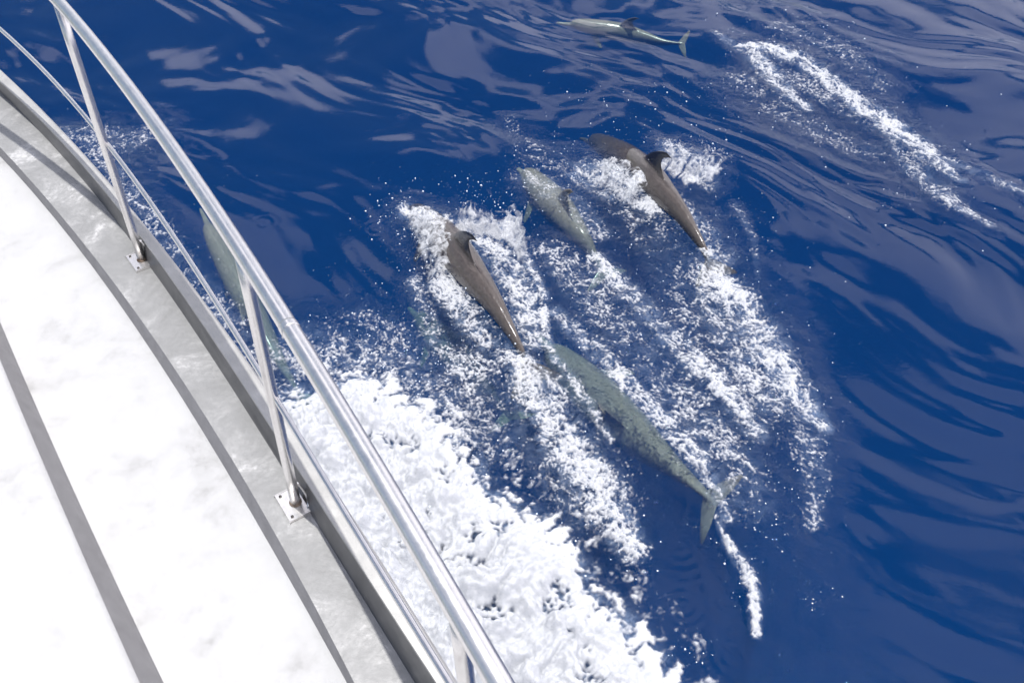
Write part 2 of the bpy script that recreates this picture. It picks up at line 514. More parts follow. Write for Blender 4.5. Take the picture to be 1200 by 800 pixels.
XS = axis(-8.4, 8.6, 0.022, 3000, 26)
YS = axis(1.2, 14.2, 0.022, 3000, 26)
gx, gy = np.meshgrid(XS, YS)
chop = chop_field(gx, gy)
gz = sea_height(gx, gy, chop)
nx, ny = len(XS), len(YS)
sv = np.stack([gx.ravel(), gy.ravel(), gz.ravel()], 1)
idx = np.arange(nx * ny).reshape(ny, nx)
top = np.stack([idx[:-1, :-1], idx[:-1, 1:], idx[1:, 1:], idx[1:, :-1]], -1).reshape(-1, 4)
# walls and bottom of the body of water
rim = np.concatenate([idx[0, :], idx[1:, -1], idx[-1, -2::-1], idx[-2:0:-1, 0]])
DEPTH = -40.0
bv = sv[rim].copy(); bv[:, 2] = DEPTH
nb = len(sv); k = len(rim)
a = np.arange(k); b = (a + 1) % k
walls = np.stack([rim[b], rim[a], nb + a, nb + b], -1)
cen = np.array([[0, 7, DEPTH]])
sv2 = np.concatenate([sv, bv, cen])
tri_fan = np.stack([nb + b, nb + a, np.full(k, nb + k), np.full(k, nb + k)], -1)
me = bpy.data.meshes.new('sea')
allq = np.concatenate([top, walls])
me.vertices.add(len(sv2)); me.vertices.foreach_set('co', sv2.astype(np.float32).ravel())
me.loops.add(allq.size + 3 * k)
me.loops.foreach_set('vertex_index', np.concatenate([allq.ravel(), tri_fan[:, :3].ravel()]).astype(np.int32))
me.polygons.add(len(allq) + k)
me.polygons.foreach_set('loop_start', np.concatenate([np.arange(0, allq.size, 4), allq.size + np.arange(0, 3 * k, 3)]).astype(np.int32))
me.update(calc_edges=True)
sm = np.zeros(len(me.polygons), bool); sm[:len(top)] = True
me.polygons.foreach_set('use_smooth', sm)
set_attr(me, 'chop', np.concatenate([chop.ravel(), np.zeros(k + 1)]) * 0.8)
bow_px = [(300, 470), (330, 446), (372, 452), (398, 438), (425, 436), (452, 445), (478, 462), (505, 474), (528, 500), (548, 530), (566, 545), (578, 572), (604, 588),
          (640, 606), (662, 634), (692, 664), (712, 700), (738, 715), (752, 745), (775, 772), (795, 812), (830, 870), (850, 960), (600, 960), (300, 960), (200, 700), (240, 520)]
bow_poly = [tuple(P(*q_)[:2]) for q_ in bow_px]
near_bow = (gx > -3.5) & (gx < 2.2) & (gy > 1.2) & (gy < 7)
bow_d = np.full(gx.shape, -9.0); bow_d[near_bow] = poly_sdf(gx[near_bow], gy[near_bow], bow_poly)
bubbles = np.clip((stroke_field(gx, gy, [(p_, [1.25 * q for q in w_], d_) for (p_, w_, d_) in ST_LEFT + ST_RIGHT + ST_MID + ST_FAR + ST_SIDE]) - 0.25) * 1.6, 0, 1)
bubbles = np.maximum(bubbles, 1.3 * smooth(-0.14, 0.10, bow_d))
set_attr(me, 'bubbles', np.concatenate([bubbles.ravel(), np.zeros(k + 1)]))
sea = obj('sea', me, M['sea'])
tag(sea, kind='structure')

# ------------------------------------------------------------------ the boat
ZD, ZR, ZC, ZW = 3.85, 4.79, 3.94, 3.80         # side strip, top rail, gunwale cap, white deck

def spline(pts, per=12):
    pts = [np.array(q, float) for q in pts]
    pts = [2 * pts[0] - pts[1]] + pts + [2 * pts[-1] - pts[-2]]
    o = []
    for i in range(1, len(pts) - 2):
        p0, p1, p2, p3 = pts[i - 1:i + 3]
        for t in np.linspace(0, 1, per, endpoint=False):
            o.append(0.5 * ((2 * p1) + (-p0 + p2) * t + (2 * p0 - 5 * p1 + 4 * p2 - p3) * t ** 2 + (-p0 + 3 * p1 - 3 * p2 + p3) * t ** 3))
    o.append(pts[-2])
    return np.array(o)

def fit_line(pix, z, ylo, yhi, num=60):
    """Smooth plan curve x(y) through the pixels, run on beyond the frame."""
    w = np.array([P(px, py, z) for px, py in pix])
    co = np.polyfit(w[:, 1], w[:, 0], 3 if len(pix) > 5 else 2)
    y0, y1 = w[:, 1].min(), w[:, 1].max()
    ys = np.linspace(ylo, yhi, num)
    d = np.polyder(co)
    xs = np.where(ys < y0, np.polyval(co, y0) + np.polyval(d, y0) * (ys - y0),
         np.where(ys > y1, np.polyval(co, y1) + np.polyval(d, y1) * (ys - y1) - 0.12 * (ys - y1) ** 2, np.polyval(co, ys)))
    return np.stack([xs, ys], 1)

YB0, YB1 = -3.0, 6.0
c_deck = fit_line([(0, 183), (34, 221), (75, 267), (133, 347), (187, 427), (255, 534), (303, 616), (357, 704), (402, 795)], ZW, YB0, YB1)
c_strip_in = fit_line([(0, 172), (43, 221), (87, 270), (143, 344), (200, 424), (267, 532), (318, 618), (366, 700), (413, 797)], ZD, YB0, YB1)
c_strip_out = fit_line([(0, 108), (50, 160), (108, 220), (180, 320), (220, 377), (277, 464), (320, 530), (367, 604), (423, 694), (483, 797)], ZD, YB0, YB1)
c_cap_in = fit_line([(0, 96), (60, 152), (118, 218), (200, 325), (270, 430), (343, 541), (403, 629), (457, 712), (507, 797)], ZC, YB0, YB1)
c_cap_out = fit_line([(0, 83), (40, 117), (80, 159), (126, 212), (167, 265), (227, 339), (287, 420), (345, 502), (412, 602), (471, 699), (532, 797)], ZC, YB0, YB1)
c_roof_lo = fit_line([(0, 377), (33, 454), (68, 534), (117, 641), (157, 727), (192, 800)], ZW, YB0, 3.2)
ZT = ZW + 0.10
c_roof_hi = fit_line([(0, 426), (45, 536), (93, 646), (133, 736), (160, 800)], ZT, YB0, 3.2)

boat = bpy.data.objects.new('boat', None)
COL.objects.link(boat)
boat.location = (0, 0, 0)
tag(boat, 'white boat bow with stainless steel railing and worn grey deck edge', 'boat')

def loft(name, rows, material, closed=False, smooth_=True):
    """rows: list of (N,3) arrays swept side by side."""
    n_ = len(rows[0]); v = np.concatenate(rows)
    f = []
    rr = len(rows)
    for r in range(rr if closed else rr - 1):
        q = (r + 1) % rr
        for i in range(n_ - 1):
            f.append((r * n_ + i, q * n_ + i, q * n_ + i + 1, r * n_ + i + 1))
    me = make_mesh(name, v, f, smooth_)
    return obj(name, me, material, boat)

def z_(c, z):
    return np.column_stack([c, np.full(len(c), z)])

def blend(a_, b_, t):
    return a_ * (1 - t) + b_ * t

# white side deck, from under the strip to under the coachroof
deck_in = z_(c_deck + np.array([-3.2, -1.2]), ZW)
loft('side_deck', [z_(c_strip_in + np.array([0.012, 0]), ZW), deck_in], M['deck'], smooth_=False)
# upstand of the grey strip, then its worn top
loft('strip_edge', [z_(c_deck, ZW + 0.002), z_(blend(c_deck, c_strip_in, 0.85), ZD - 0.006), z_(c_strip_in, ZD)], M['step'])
loft('side_strip', [z_(c_strip_in, ZD), z_(blend(c_strip_in, c_strip_out, 0.5), ZD + 0.002), z_(c_strip_out, ZD)], M['strip'])
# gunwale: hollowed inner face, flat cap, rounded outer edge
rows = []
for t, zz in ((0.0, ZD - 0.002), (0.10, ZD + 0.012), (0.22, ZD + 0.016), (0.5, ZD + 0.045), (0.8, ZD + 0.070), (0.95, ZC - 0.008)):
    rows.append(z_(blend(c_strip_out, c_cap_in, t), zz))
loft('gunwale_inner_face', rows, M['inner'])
nrm = np.gradient(c_cap_out, axis=0); nrm = np.stack([nrm[:, 1], -nrm[:, 0]], 1); nrm /= np.linalg.norm(nrm, axis=1)[:, None]
rows = [z_(blend(c_strip_out, c_cap_in, 0.95), ZC - 0.008), z_(c_cap_in, ZC), z_(blend(c_cap_in, c_cap_out, 0.8), ZC + 0.002), z_(blend(c_cap_in, c_cap_out, 0.97), ZC - 0.004),
        z_(c_cap_out + nrm * 0.006, ZC - 0.016), z_(c_cap_out + nrm * 0.004, ZC - 0.05), z_(c_cap_out - nrm * 0.01, ZC - 0.055)]
loft('gunwale_cap', rows, M['alu'], smooth_=False)
# flared topsides running down and in to the water
rows = []
for t in np.linspace(0, 1, 9):
    rows.append(z_(c_cap_out - nrm * (0.012 + 1.15 * t ** 0.75), ZC - 0.045 - t * 4.5))
loft('hull_side', rows, M['hull'])
# coachroof: side coloured grey as in shade, white crowned top with a soft edge
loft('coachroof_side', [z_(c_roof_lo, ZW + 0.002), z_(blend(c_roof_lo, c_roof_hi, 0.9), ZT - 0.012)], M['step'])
loft('coachroof_top', [z_(blend(c_roof_lo, c_roof_hi, 0.9), ZT - 0.012), z_(c_roof_hi, ZT), z_(c_roof_hi + np.array([-0.02, 0.0]), ZT + 0.006),
     z_(c_roof_hi + np.array([-0.06, 0]), ZT + 0.012), z_(c_roof_hi + np.array([-0.5, -0.1]), ZT + 0.03), z_(c_roof_hi + np.array([-2.6, -0.8]), ZT + 0.06)], M['deck'])

def tube_mesh(name, pts, rad, seg=20, cap=True):
    pts = np.array(pts, float)
    t = np.gradient(pts, axis=0); t /= np.linalg.norm(t, axis=1)[:, None]
    ref = np.array([0, 0, 1.0]) if abs(t[:, 2]).mean() < 0.7 else np.array([0, 1.0, 0])
    s = np.cross(t, ref); s /= np.linalg.norm(s, axis=1)[:, None]
    u = np.cross(s, t)
    rad = np.broadcast_to(rad, len(pts))
    ang = np.linspace(0, 2 * math.pi, seg, endpoint=False)
    v = (pts[:, None, :] + rad[:, None, None] * (np.cos(ang)[None, :, None] * s[:, None, :] + np.sin(ang)[None, :, None] * u[:, None, :])).reshape(-1, 3)
    f = []
    for i in range(len(pts) - 1):
        for j in range(seg):
            f.append((i * seg + j, i * seg + (j + 1) % seg, (i + 1) * seg + (j + 1) % seg, (i + 1) * seg + j))
    if cap:
        f.append(tuple(range(seg))[::-1]); f.append(tuple((len(pts) - 1) * seg + j for j in range(seg)))
    return make_mesh(name, v, f, True)

rail_px = [(70, 3), (110, 53), (143, 93), (187, 150), (233, 220), (267, 274), (314, 343), (355, 408), (399, 479), (428, 534), (477, 614), (527, 701), (583, 794)]
c_rail = fit_line(rail_px, ZR, -1.6, 5.0, 90)
c_rail[:, 0] -= 0.22 * np.maximum(0, np.sqrt(np.maximum(c_rail[:, 1] - 2.52, 0) ** 2 + 0.01) - 0.1)      # unseen bow end bent inboard so that its shadow falls on the deck
obj('top_rail', tube_mesh('top_rail', z_(c_rail, ZR), 0.0180, 24), M['steel'], boat)
sl = tube_mesh('rail_sleeve', z_(fit_line(rail_px, ZR, 1.16, 1.175, 6), ZR), 0.0190, 24)
obj('rail_sleeve', sl, M['steel'], boat)
ZM = 4.32
c_rod = fit_line([(0, 34), (33, 65), (67, 100), (97, 131), (114, 154), (140, 188), (164, 219), (197, 267), (240, 334), (293, 419), (317, 456), (363, 532), (408, 604), (465, 701), (524, 797)], ZM, -1.6, 5.0, 90)
obj('middle_rail', tube_mesh('middle_rail', z_(c_rod, ZM), 0.0075, 14), M['steel'], boat)

def box_mesh(name, ax, ay, center, sx, sy, sz, bev=0.002):
    bm = bmesh.new()
    bmesh.ops.create_cube(bm, size=1)
    for v in bm.verts:
        co = np.array(center) + ax * v.co.x * sx + ay * v.co.y * sy + np.array([0, 0, 1]) * v.co.z * sz
        v.co = co
    bmesh.ops.bevel(bm, geom=bm.edges[:], offset=bev, segments=2, affect='EDGES')
    me = bpy.data.meshes.new(name); bm.to_mesh(me); bm.free()
    return me

def at_y(c, y):
    return np.array([np.interp(y, c[:, 1], c[:, 0]), y])

def stanchion(base_xy, top_xy):
    b_ = np.array([*base_xy, ZD + 0.004]); t_ = np.array([*top_xy, ZR - 0.008])
    st = obj('stanchion', tube_mesh('stanchion', [b_ + (t_ - b_) * k for k in np.linspace(0, 1, 8)], 0.0145, 20), M['steel'], boat)
    i = np.argmin(np.abs(c_strip_out[:, 1] - base_xy[1]))
    tg = c_strip_out[i + 1] - c_strip_out[i - 1]; tg = tg / np.linalg.norm(tg)
    ax = np.array([*tg, 0]); ay = np.array([-tg[1], tg[0], 0])      # ay points inboard
    cpl = np.array([*base_xy, ZD + 0.0055]) + ay * 0.008
    obj('base_plate', box_mesh('base_plate', ax, ay, cpl, 0.105, 0.064, 0.007), M['steel'], st)
    for sx, sy in ((0.040, 0.020), (-0.040, 0.020)):
        sc = cpl + ax * sx + ay * sy + np.array([0, 0, 0.0042])
        obj('screw', tube_mesh('screw', [sc, sc + np.array([0, 0, 0.0022])], 0.0042, 10), M['screw'], st)
    # bent bar bracing the foot against the gunwale
    q = [b_ + np.array([0, 0, 0.085]) - ay * 0.010, b_ + np.array([0, 0, 0.080]) - ay * 0.020 + ax * -0.004, b_ + np.array([0, 0, 0.05]) - ay * 0.028 + ax * -0.012,
         b_ + np.array([0, 0, 0.02]) - ay * 0.030 + ax * -0.022, b_ + np.array([0, 0, 0.006]) - ay * 0.022 + ax * -0.036]
    obj('foot_brace', tube_mesh('foot_brace', spline(q, 5), 0.0042, 10), M['steel'], st)
    ang = np.linspace(0, 2 * math.pi, 21)
    ring = np.stack([b_[0] + 0.0145 * np.cos(ang), b_[1] + 0.0145 * np.sin(ang), np.full(21, ZD + 0.011)], 1)
    obj('weld_seam', tube_mesh('weld_seam', ring, 0.003, 8, False), M['rust'], st)
    # little collar where the middle rail passes the post
    return st

b1 = P(167, 306, ZD)[:2]; t1 = P(58, 0, ZR)[:2]
b2 = P(347, 590, ZD)[:2]; t2 = P(271, 292, ZR)[:2]
stanchion(b1, at_y(c_rail, t1[1]))
stanchion(b2, at_y(c_rail, t2[1]))
t3 = P(524, 716, ZR)[:2]
d12 = at_y(c_strip_out, b2[1]) - b2
b3 = at_y(c_strip_out, t3[1] + 0.03) - d12
stanchion(b3, at_y(c_rail, t3[1]))

# ------------------------------------------------------------------ dolphins
def ring_loft(secs, seg):
    """secs: list of (seg,3) rings; closes both ends."""
    v = np.concatenate(secs); f = []
    for i in range(len(secs) - 1):
        for j in range(seg):
            f.append((i * seg + j, i * seg + (j + 1) % seg, (i + 1) * seg + (j + 1) % seg, (i + 1) * seg + j))
    f.append(tuple(range(seg))[::-1]); f.append(tuple((len(secs) - 1) * seg + j for j in range(seg)))
    return v, f

def dolphin_rest():
    prof = [  # x, half width, half height, centre z
        (0.000, 0.006, 0.005, -0.012), (0.012, 0.013, 0.010, -0.011), (0.045, 0.017, 0.013, -0.010), (0.078, 0.023, 0.018, -0.008),
        (0.092, 0.032, 0.032, 0.000), (0.110, 0.043, 0.046, 0.005), (0.140, 0.055, 0.058, 0.005), (0.190, 0.067, 0.068, 0.003),
        (0.260, 0.078, 0.078, 0.000), (0.340, 0.084, 0.086, -0.002), (0.430, 0.082, 0.087, -0.002), (0.520, 0.073, 0.080, 0.0),
        (0.610, 0.058, 0.068, 0.002), (0.700, 0.041, 0.054, 0.003), (0.780, 0.027, 0.041, 0.003), (0.850, 0.017, 0.030, 0.002),
        (0.910, 0.012, 0.019, 0.001), (0.950, 0.011, 0.010, 0.0), (0.965, 0.006, 0.006, 0.0)]
    pr = np.array(prof)
    xs = np.unique(np.concatenate([np.linspace(0, 0.965, 70), pr[:, 0]]))
    seg = 28
    an = np.linspace(0, 2 * math.pi, seg, endpoint=False)
    secs = []
    for x in xs:
        w, h, cz = (np.interp(x, pr[:, 0], pr[:, k]) for k in (1, 2, 3))
        secs.append(np.stack([np.full(seg, x), w * np.cos(an), cz + h * np.sin(an)], 1))
    V, F = ring_loft(secs, seg)
    def add(v, f):
        nonlocal V
        o = len(V); V = np.concatenate([V, v]); F.extend([tuple(i + o for i in q) for q in f])
    sg = 16; a2 = np.linspace(0, 2 * math.pi, sg, endpoint=False)
    def foil(x0, x1, th):
        c = (x0 + x1) / 2; r = (x1 - x0) / 2
        px = c + r * np.cos(a2)
        py = th * np.sin(a2) * (0.75 - 0.25 * np.cos(a2))
        return px, py
    # dorsal fin, hooked backwards
    secs = []
    for t in np.linspace(0, 1, 12):
        x0 = 0.405 + 0.100 * t ** 0.9 + 0.055 * t ** 3; x1 = 0.580 - 0.020 * t - 0.040 * math.sin(t * math.pi) + 0.035 * t ** 3
        px, py = foil(x0, max(x1, x0 + 0.010), 0.0125 * (1 - t) + 0.004)
        secs.append(np.stack([px, py, np.full(sg, 0.064 + 0.172 * t)], 1))
    add(*ring_loft(secs, sg))
    for s in (-1, 1):
        # flukes
        secs = []
        for t in np.linspace(0, 1, 10):
            x0 = 0.905 + 0.085 * t ** 1.3; x1 = 0.975 + 0.012 * math.sin(t * math.pi) + 0.030 * t ** 2
            px, py = foil(x0, max(x1, x0 + 0.008), 0.0085 * (1 - t) + 0.003)
            secs.append(np.stack([px, np.full(sg, s * (0.0 + 0.125 * t)), py], 1)[:: s])
        add(*ring_loft(secs, sg))
        # flippers
        secs = []
        for t in np.linspace(0, 1, 9):
            x0 = 0.215 + 0.090 * t; x1 = 0.275 + 0.070 * t - 0.015 * t ** 3
            px, py = foil(x0, max(x1, x0 + 0.008), 0.010 * (1 - t) + 0.003)
            y = s * (0.050 + 0.105 * t); z = -0.045 - 0.055 * t
            secs.append(np.stack([px, np.full(sg, y), z + py], 1)[:: s])
        add(*ring_loft(secs, sg))
    me = make_mesh('dolphin_rest', V, F)
    bm = bmesh.new(); bm.from_mesh(me); bmesh.ops.recalc_face_normals(bm, faces=bm.faces); bm.to_mesh(me); bm.free()
    o = bpy.data.objects.new('dolphin_rest', me); COL.objects.link(o)
    rm = o.modifiers.new('r', 'REMESH'); rm.mode = 'VOXEL'; rm.voxel_size = 0.0042
    smm = o.modifiers.new('s', 'SMOOTH'); smm.factor = 0.5; smm.iterations = 3
    dg = bpy.context.evaluated_depsgraph_get()
    ev = o.evaluated_get(dg)
    m2 = ev.to_mesh()
    co = np.zeros(len(m2.vertices) * 3, np.float32); m2.vertices.foreach_get('co', co)
    fs = [tuple(p_.vertices) for p_ in m2.polygons]
    ev.to_mesh_clear()
    bpy.data.objects.remove(o); bpy.data.meshes.remove(me)
    return co.reshape(-1, 3), fs

REST_V, REST_F = dolphin_rest()
REST_Q = np.array([q if len(q) == 4 else (*q, q[-1]) for q in REST_F]) if all(len(q) == 4 for q in REST_F) else None

def dolphin(ctrl, girth, skin, label, roll=0.0, fluke_roll=0.0):
    """ctrl: list of (fraction along the body, px, py, z) of the spine; girth scales the cross-section (metres per body length)."""
    fr_ = np.array([c_[0] for c_ in ctrl]); pt = np.array([P(c_[1], c_[2], c_[3]) for c_ in ctrl])
    # smooth spine by fine linear interpolation and averaging
    q = np.linspace(0, 1, 201)
    sp = np.stack([np.interp(q, fr_, pt[:, k_]) for k_ in range(3)], 1)
    for _ in range(3):
        pad = np.concatenate([2 * sp[:1] - sp[1:18][::-1], sp, 2 * sp[-1:] - sp[-18:-1][::-1]])
        ker = np.hanning(19)[1:-1]; ker /= ker.sum()
        sp = np.stack([np.convolve(pad[:, k_], ker, 'same')[17:-17] for k_ in range(3)], 1)
    T = np.gradient(sp, axis=0); T /= np.linalg.norm(T, axis=1)[:, None]
    up = np.array([0, 0, 1.0])
    side = np.cross(up, T); side /= np.linalg.norm(side, axis=1)[:, None]
    U = np.cross(T, side)
    x = np.clip(REST_V[:, 0], 0, 1)
    def ip(A):
        return np.stack([np.interp(x, q, A[:, k_]) for k_ in range(3)], 1)
    s_, u_, o_ = ip(side), ip(U), ip(sp)
    ra = roll + fluke_roll * smooth(0.5, 1.0, x)
    cy_, sy_ = np.cos(ra), np.sin(ra)
    y = REST_V[:, 1] * cy_ - REST_V[:, 2] * sy_
    z = REST_V[:, 1] * sy_ + REST_V[:, 2] * cy_
    v = o_ + girth * (s_ * y[:, None] + u_ * z[:, None])
    ends = REST_V[:, 0] - x
    v = v + ip(T) * (ends * girth)[:, None]
    me = make_mesh('dolphin', v, REST_Q if REST_Q is not None else REST_F)
    set_attr(me, 'rest', REST_V, 'FLOAT_VECTOR')
    o = obj('dolphin', me, skin)
    tag(o, label, 'dolphin', 'dolphins riding the bow wave')
    return o

dolphin([(0, 474, 238, -0.46), (0.12, 488, 250, -0.34), (0.30, 514, 272, -0.14), (0.46, 541, 304, 0.06), (0.56, 556, 325, 0.10), (0.70, 580, 357, 0.09), (0.86, 608, 405, 0.01), (1.0, 630, 455, -0.25)],
        2.25, M['skin'], 'dark dolphin with hooked fin breaking the surface left of the others, nearest its splash crown', 0.0)
dolphin([(0, 679, 160, -0.60), (0.13, 700, 167, -0.46), (0.30, 733, 184, -0.24), (0.46, 762, 208, 0.01), (0.56, 776, 225, 0.06), (0.70, 798, 250, 0.06), (0.86, 824, 290, -0.01), (1.0, 840, 328, -0.22)],
        2.1, M['skin'], 'speckled brown dolphin on the right with raised dorsal fin, head in white splash', 0.0)
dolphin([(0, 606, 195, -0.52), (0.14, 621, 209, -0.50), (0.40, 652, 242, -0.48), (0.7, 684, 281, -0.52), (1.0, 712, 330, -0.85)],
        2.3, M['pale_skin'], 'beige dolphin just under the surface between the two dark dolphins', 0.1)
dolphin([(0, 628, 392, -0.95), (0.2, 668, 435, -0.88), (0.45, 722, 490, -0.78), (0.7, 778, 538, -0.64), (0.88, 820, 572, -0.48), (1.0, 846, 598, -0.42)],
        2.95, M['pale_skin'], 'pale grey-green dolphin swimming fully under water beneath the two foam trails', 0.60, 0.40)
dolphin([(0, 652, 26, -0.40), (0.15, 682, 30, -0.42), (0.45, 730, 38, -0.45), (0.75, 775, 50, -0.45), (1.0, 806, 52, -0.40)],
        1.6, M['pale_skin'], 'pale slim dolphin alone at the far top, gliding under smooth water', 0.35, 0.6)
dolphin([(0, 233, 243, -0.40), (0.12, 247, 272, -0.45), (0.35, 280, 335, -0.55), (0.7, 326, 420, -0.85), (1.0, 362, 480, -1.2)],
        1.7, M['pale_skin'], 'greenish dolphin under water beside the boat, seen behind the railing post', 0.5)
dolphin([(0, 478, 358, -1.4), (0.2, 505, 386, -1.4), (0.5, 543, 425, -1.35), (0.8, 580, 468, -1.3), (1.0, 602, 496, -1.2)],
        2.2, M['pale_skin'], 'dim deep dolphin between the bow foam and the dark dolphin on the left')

# ------------------------------------------------------------------ foam and spray
def foam_mesh(name, x0, x1, y0, y1, field, step, lift, height, label, thr=0.5, lace=0.62, fine=0.42, seed=0, stretch=1.35):
    xs = np.arange(x0, x1, step); ys = np.arange(y0, y1, step)
    X, Y = np.meshgrid(xs, ys)
    X = X + rng.uniform(-0.25, 0.25, X.shape) * step; Y = Y + rng.uniform(-0.25, 0.25, Y.shape) * step
    Fd = field(X, Y)
    act = Fd > 0.02
    val = np.full(X.shape, -1.0); hh = np.zeros(X.shape)
    xa, ya, fa = X[act], Y[act], Fd[act]
    al = (xa * 0.53 - ya * 0.85) / stretch; ac = xa * 0.85 + ya * 0.53
    wx = 0.06 * N2(xa / 0.26, ya / 0.26, 31 + seed); wy = 0.06 * N2(xa / 0.26, ya / 0.26, 32 + seed)
    ridge = 1 - 2.4 * np.abs(N2((al + wx) / 0.19, (ac + wy) / 0.19, 33 + seed))
    r2 = 1 - 2.4 * np.abs(N2((al + wx) / 0.08, (ac + wy) / 0.08, 34 + seed))
    r3 = 1 - 2.4 * np.abs(N2((al + 0.6 * wx) / 0.038, (ac + 0.6 * wy) / 0.038, 38 + seed))
    hf = N2(al / 0.024, ac / 0.024, 35 + seed) + 0.6 * N2(xa / 0.015, ya / 0.015, 36 + seed)
    big = N2(al / 0.6, ac / 0.6, 37 + seed)
    va = fa * 0.98 + lace * (0.46 * ridge + 0.42 * r2 + 0.34 * r3 - 0.40) * 1.0 + fine * hf * 0.86 + 0.26 * big - thr
    val[act] = va
    ch = chop_field(xa, ya)
    hh[act] = sea_height(xa, ya, ch) + lift + height * np.clip(va, 0, 1.2) * (0.6 + 0.5 * ridge) + 0.5 * height * np.clip(hf, -0.3, 1) * np.clip(va, 0, 1)
    return grid_keep(name, X, Y, hh, val, label)

def grid_keep(name, X, Y, Z, val, label, a0=-0.20, a1=0.42):
    ok = val > -0.22
    ii = np.arange(X.size).reshape(X.shape)
    cnt = ok[:-1, :-1].astype(int) + ok[:-1, 1:] + ok[1:, 1:] + ok[1:, :-1]
    kq = cnt >= 1
    q = np.stack([ii[:-1, :-1], ii[:-1, 1:], ii[1:, 1:], ii[1:, :-1]], -1)[kq]
    used, inv = np.unique(q.ravel(), return_inverse=True)
    v = np.stack([X.ravel()[used], Y.ravel()[used], Z.ravel()[used]], 1)
    me = make_mesh(name, v, inv.reshape(-1, 4))
    set_attr(me, 'froth', smooth(a0, a1, val.ravel()[used]) ** 1.4)
    o = obj(name, me, M['foam'])
    tag(o, label, 'foam', kind='stuff')
    return o

def bounds(strokes, pad=0.3):
    px = [p_[0] for s_ in strokes for p_ in s_[0]]; py = [p_[1] for s_ in strokes for p_ in s_[0]]
    w = max(max(s_[1]) for s_ in strokes) + pad
    return min(px) - w, max(px) + w, min(py) - w, max(py) + w

for nm, st, lb, sd, stp in (
        ('wake_foam', ST_LEFT, 'white foam trail behind the dark dolphin on the left', 0, 0.0075),
        ('wake_foam', ST_RIGHT, 'white foam trail behind the speckled dolphin on the right', 11, 0.0080),
        ('wake_foam', ST_MID, 'speckled foam streaks over the pale underwater dolphins', 23, 0.0078),
        ('wake_foam', ST_FAR, 'arched white foam patch at the top right', 37, 0.0105),
        ('bubble_foam', ST_SIDE, 'glittering bubbles on the dark water beside the boat', 49, 0.0080)):
    foam_mesh(nm, *bounds(st), lambda x_, y_, st=st: stroke_field(x_, y_, st), stp, 0.004, 0.022, lb, thr=0.64, seed=sd)

# bow wave: a thick billowing mass along the hull
xs = np.arange(-3.0, 1.7, 0.0085); ys = np.arange(1.6, 6.4, 0.0085)
X, Y = np.meshgrid(xs, ys)
sd = np.full(X.shape, -1.0)
cX, cY = X[::6, ::6], Y[::6, ::6]
sdc = poly_sdf(cX, cY, bow_poly)
# bilinear refine of the coarse distance
def up6(A, shape):
    r_i = np.clip(np.arange(shape[0]) / 6.0, 0, A.shape[0] - 1.001); c_i = np.clip(np.arange(shape[1]) / 6.0, 0, A.shape[1] - 1.001)
    r0 = r_i.astype(int); c0 = c_i.astype(int); fr0 = (r_i - r0)[:, None]; fc0 = (c_i - c0)[None, :]
    return A[r0][:, c0] * (1 - fr0) * (1 - fc0) + A[r0 + 1][:, c0] * fr0 * (1 - fc0) + A[r0][:, c0 + 1] * (1 - fr0) * fc0 + A[r0 + 1][:, c0 + 1] * fr0 * fc0
sd = up6(sdc, X.shape)
act = sd > -0.35
xa, ya, da = X[act], Y[act], sd[act]
wx = 0.09 * N2(xa / 0.35, ya / 0.35, 61); wy = 0.09 * N2(xa / 0.35, ya / 0.35, 62)
bil = np.abs(N2((xa + wx) / 0.42, (ya + wy) / 0.42, 63))
bil2 = np.abs(N2((xa + 0.6 * wx) / 0.17, (ya + 0.6 * wy) / 0.17, 64))
bil3 = np.abs(N2((xa + 0.3 * wx) / 0.07, (ya + 0.3 * wy) / 0.07, 65))
hf = N2(xa / 0.032, ya / 0.032, 66)
bil4 = np.abs(N2((xa + 0.15 * wx) / 0.034, (ya + 0.15 * wy) / 0.034, 70))
body = 0.45 * bil + 0.38 * bil2 + 0.30 * bil3 + 0.2 * bil4
hole = N2(xa / 0.60, ya / 0.60, 67) + 0.5 * N2(xa / 0.22, ya / 0.22, 68)
hm_ = smooth(0.05, 0.55, hole)
r3 = 1 - 2.4 * np.abs(N2((xa + 0.3 * wx) / 0.06, (ya + 0.3 * wy) / 0.06, 69))
va = smooth(-0.06, 0.20, da + 0.22 * (bil2 - 0.3) + 0.15 * bil + 0.04 * hf) * 1.25 - 0.22 + 0.9 * (body - 0.36) + 0.45 * (bil2 - 0.28) + 0.35 * (bil3 - 0.28) - 0.80 * hm_ + (0.22 + 0.3 * hm_) * hf + (0.12 + 0.35 * hm_) * r3
val = np.full(X.shape, -1.0); val[act] = va
Z = np.zeros(X.shape)
rise = smooth(-0.05, 0.5, da)
Z[act] = sea_height(xa, ya, None) + 0.01 + np.clip(va, 0, 0.5) * 0.03 + rise * (1 - 0.5 * hm_) * (0.24 * bil + 0.150 * bil2 + 0.066 * bil3 + 0.022 * bil4 + 0.006 * hf)
grid_keep('bow_wave_foam', X, Y, Z, val, 'thick white bow wave foam churning along the side of the boat', -0.25, 0.58)

# spray: loose drops thrown up around the splashes
def ico():
    bm = bmesh.new(); bmesh.ops.create_icosphere(bm, subdivisions=1, radius=1.0)
    v = np.array([q_.co[:] for q_ in bm.verts]); f = np.array([[w.index for w in q_.verts] for q_ in bm.faces]); bm.free()
    return v, f
ICO_V, ICO_F = ico()

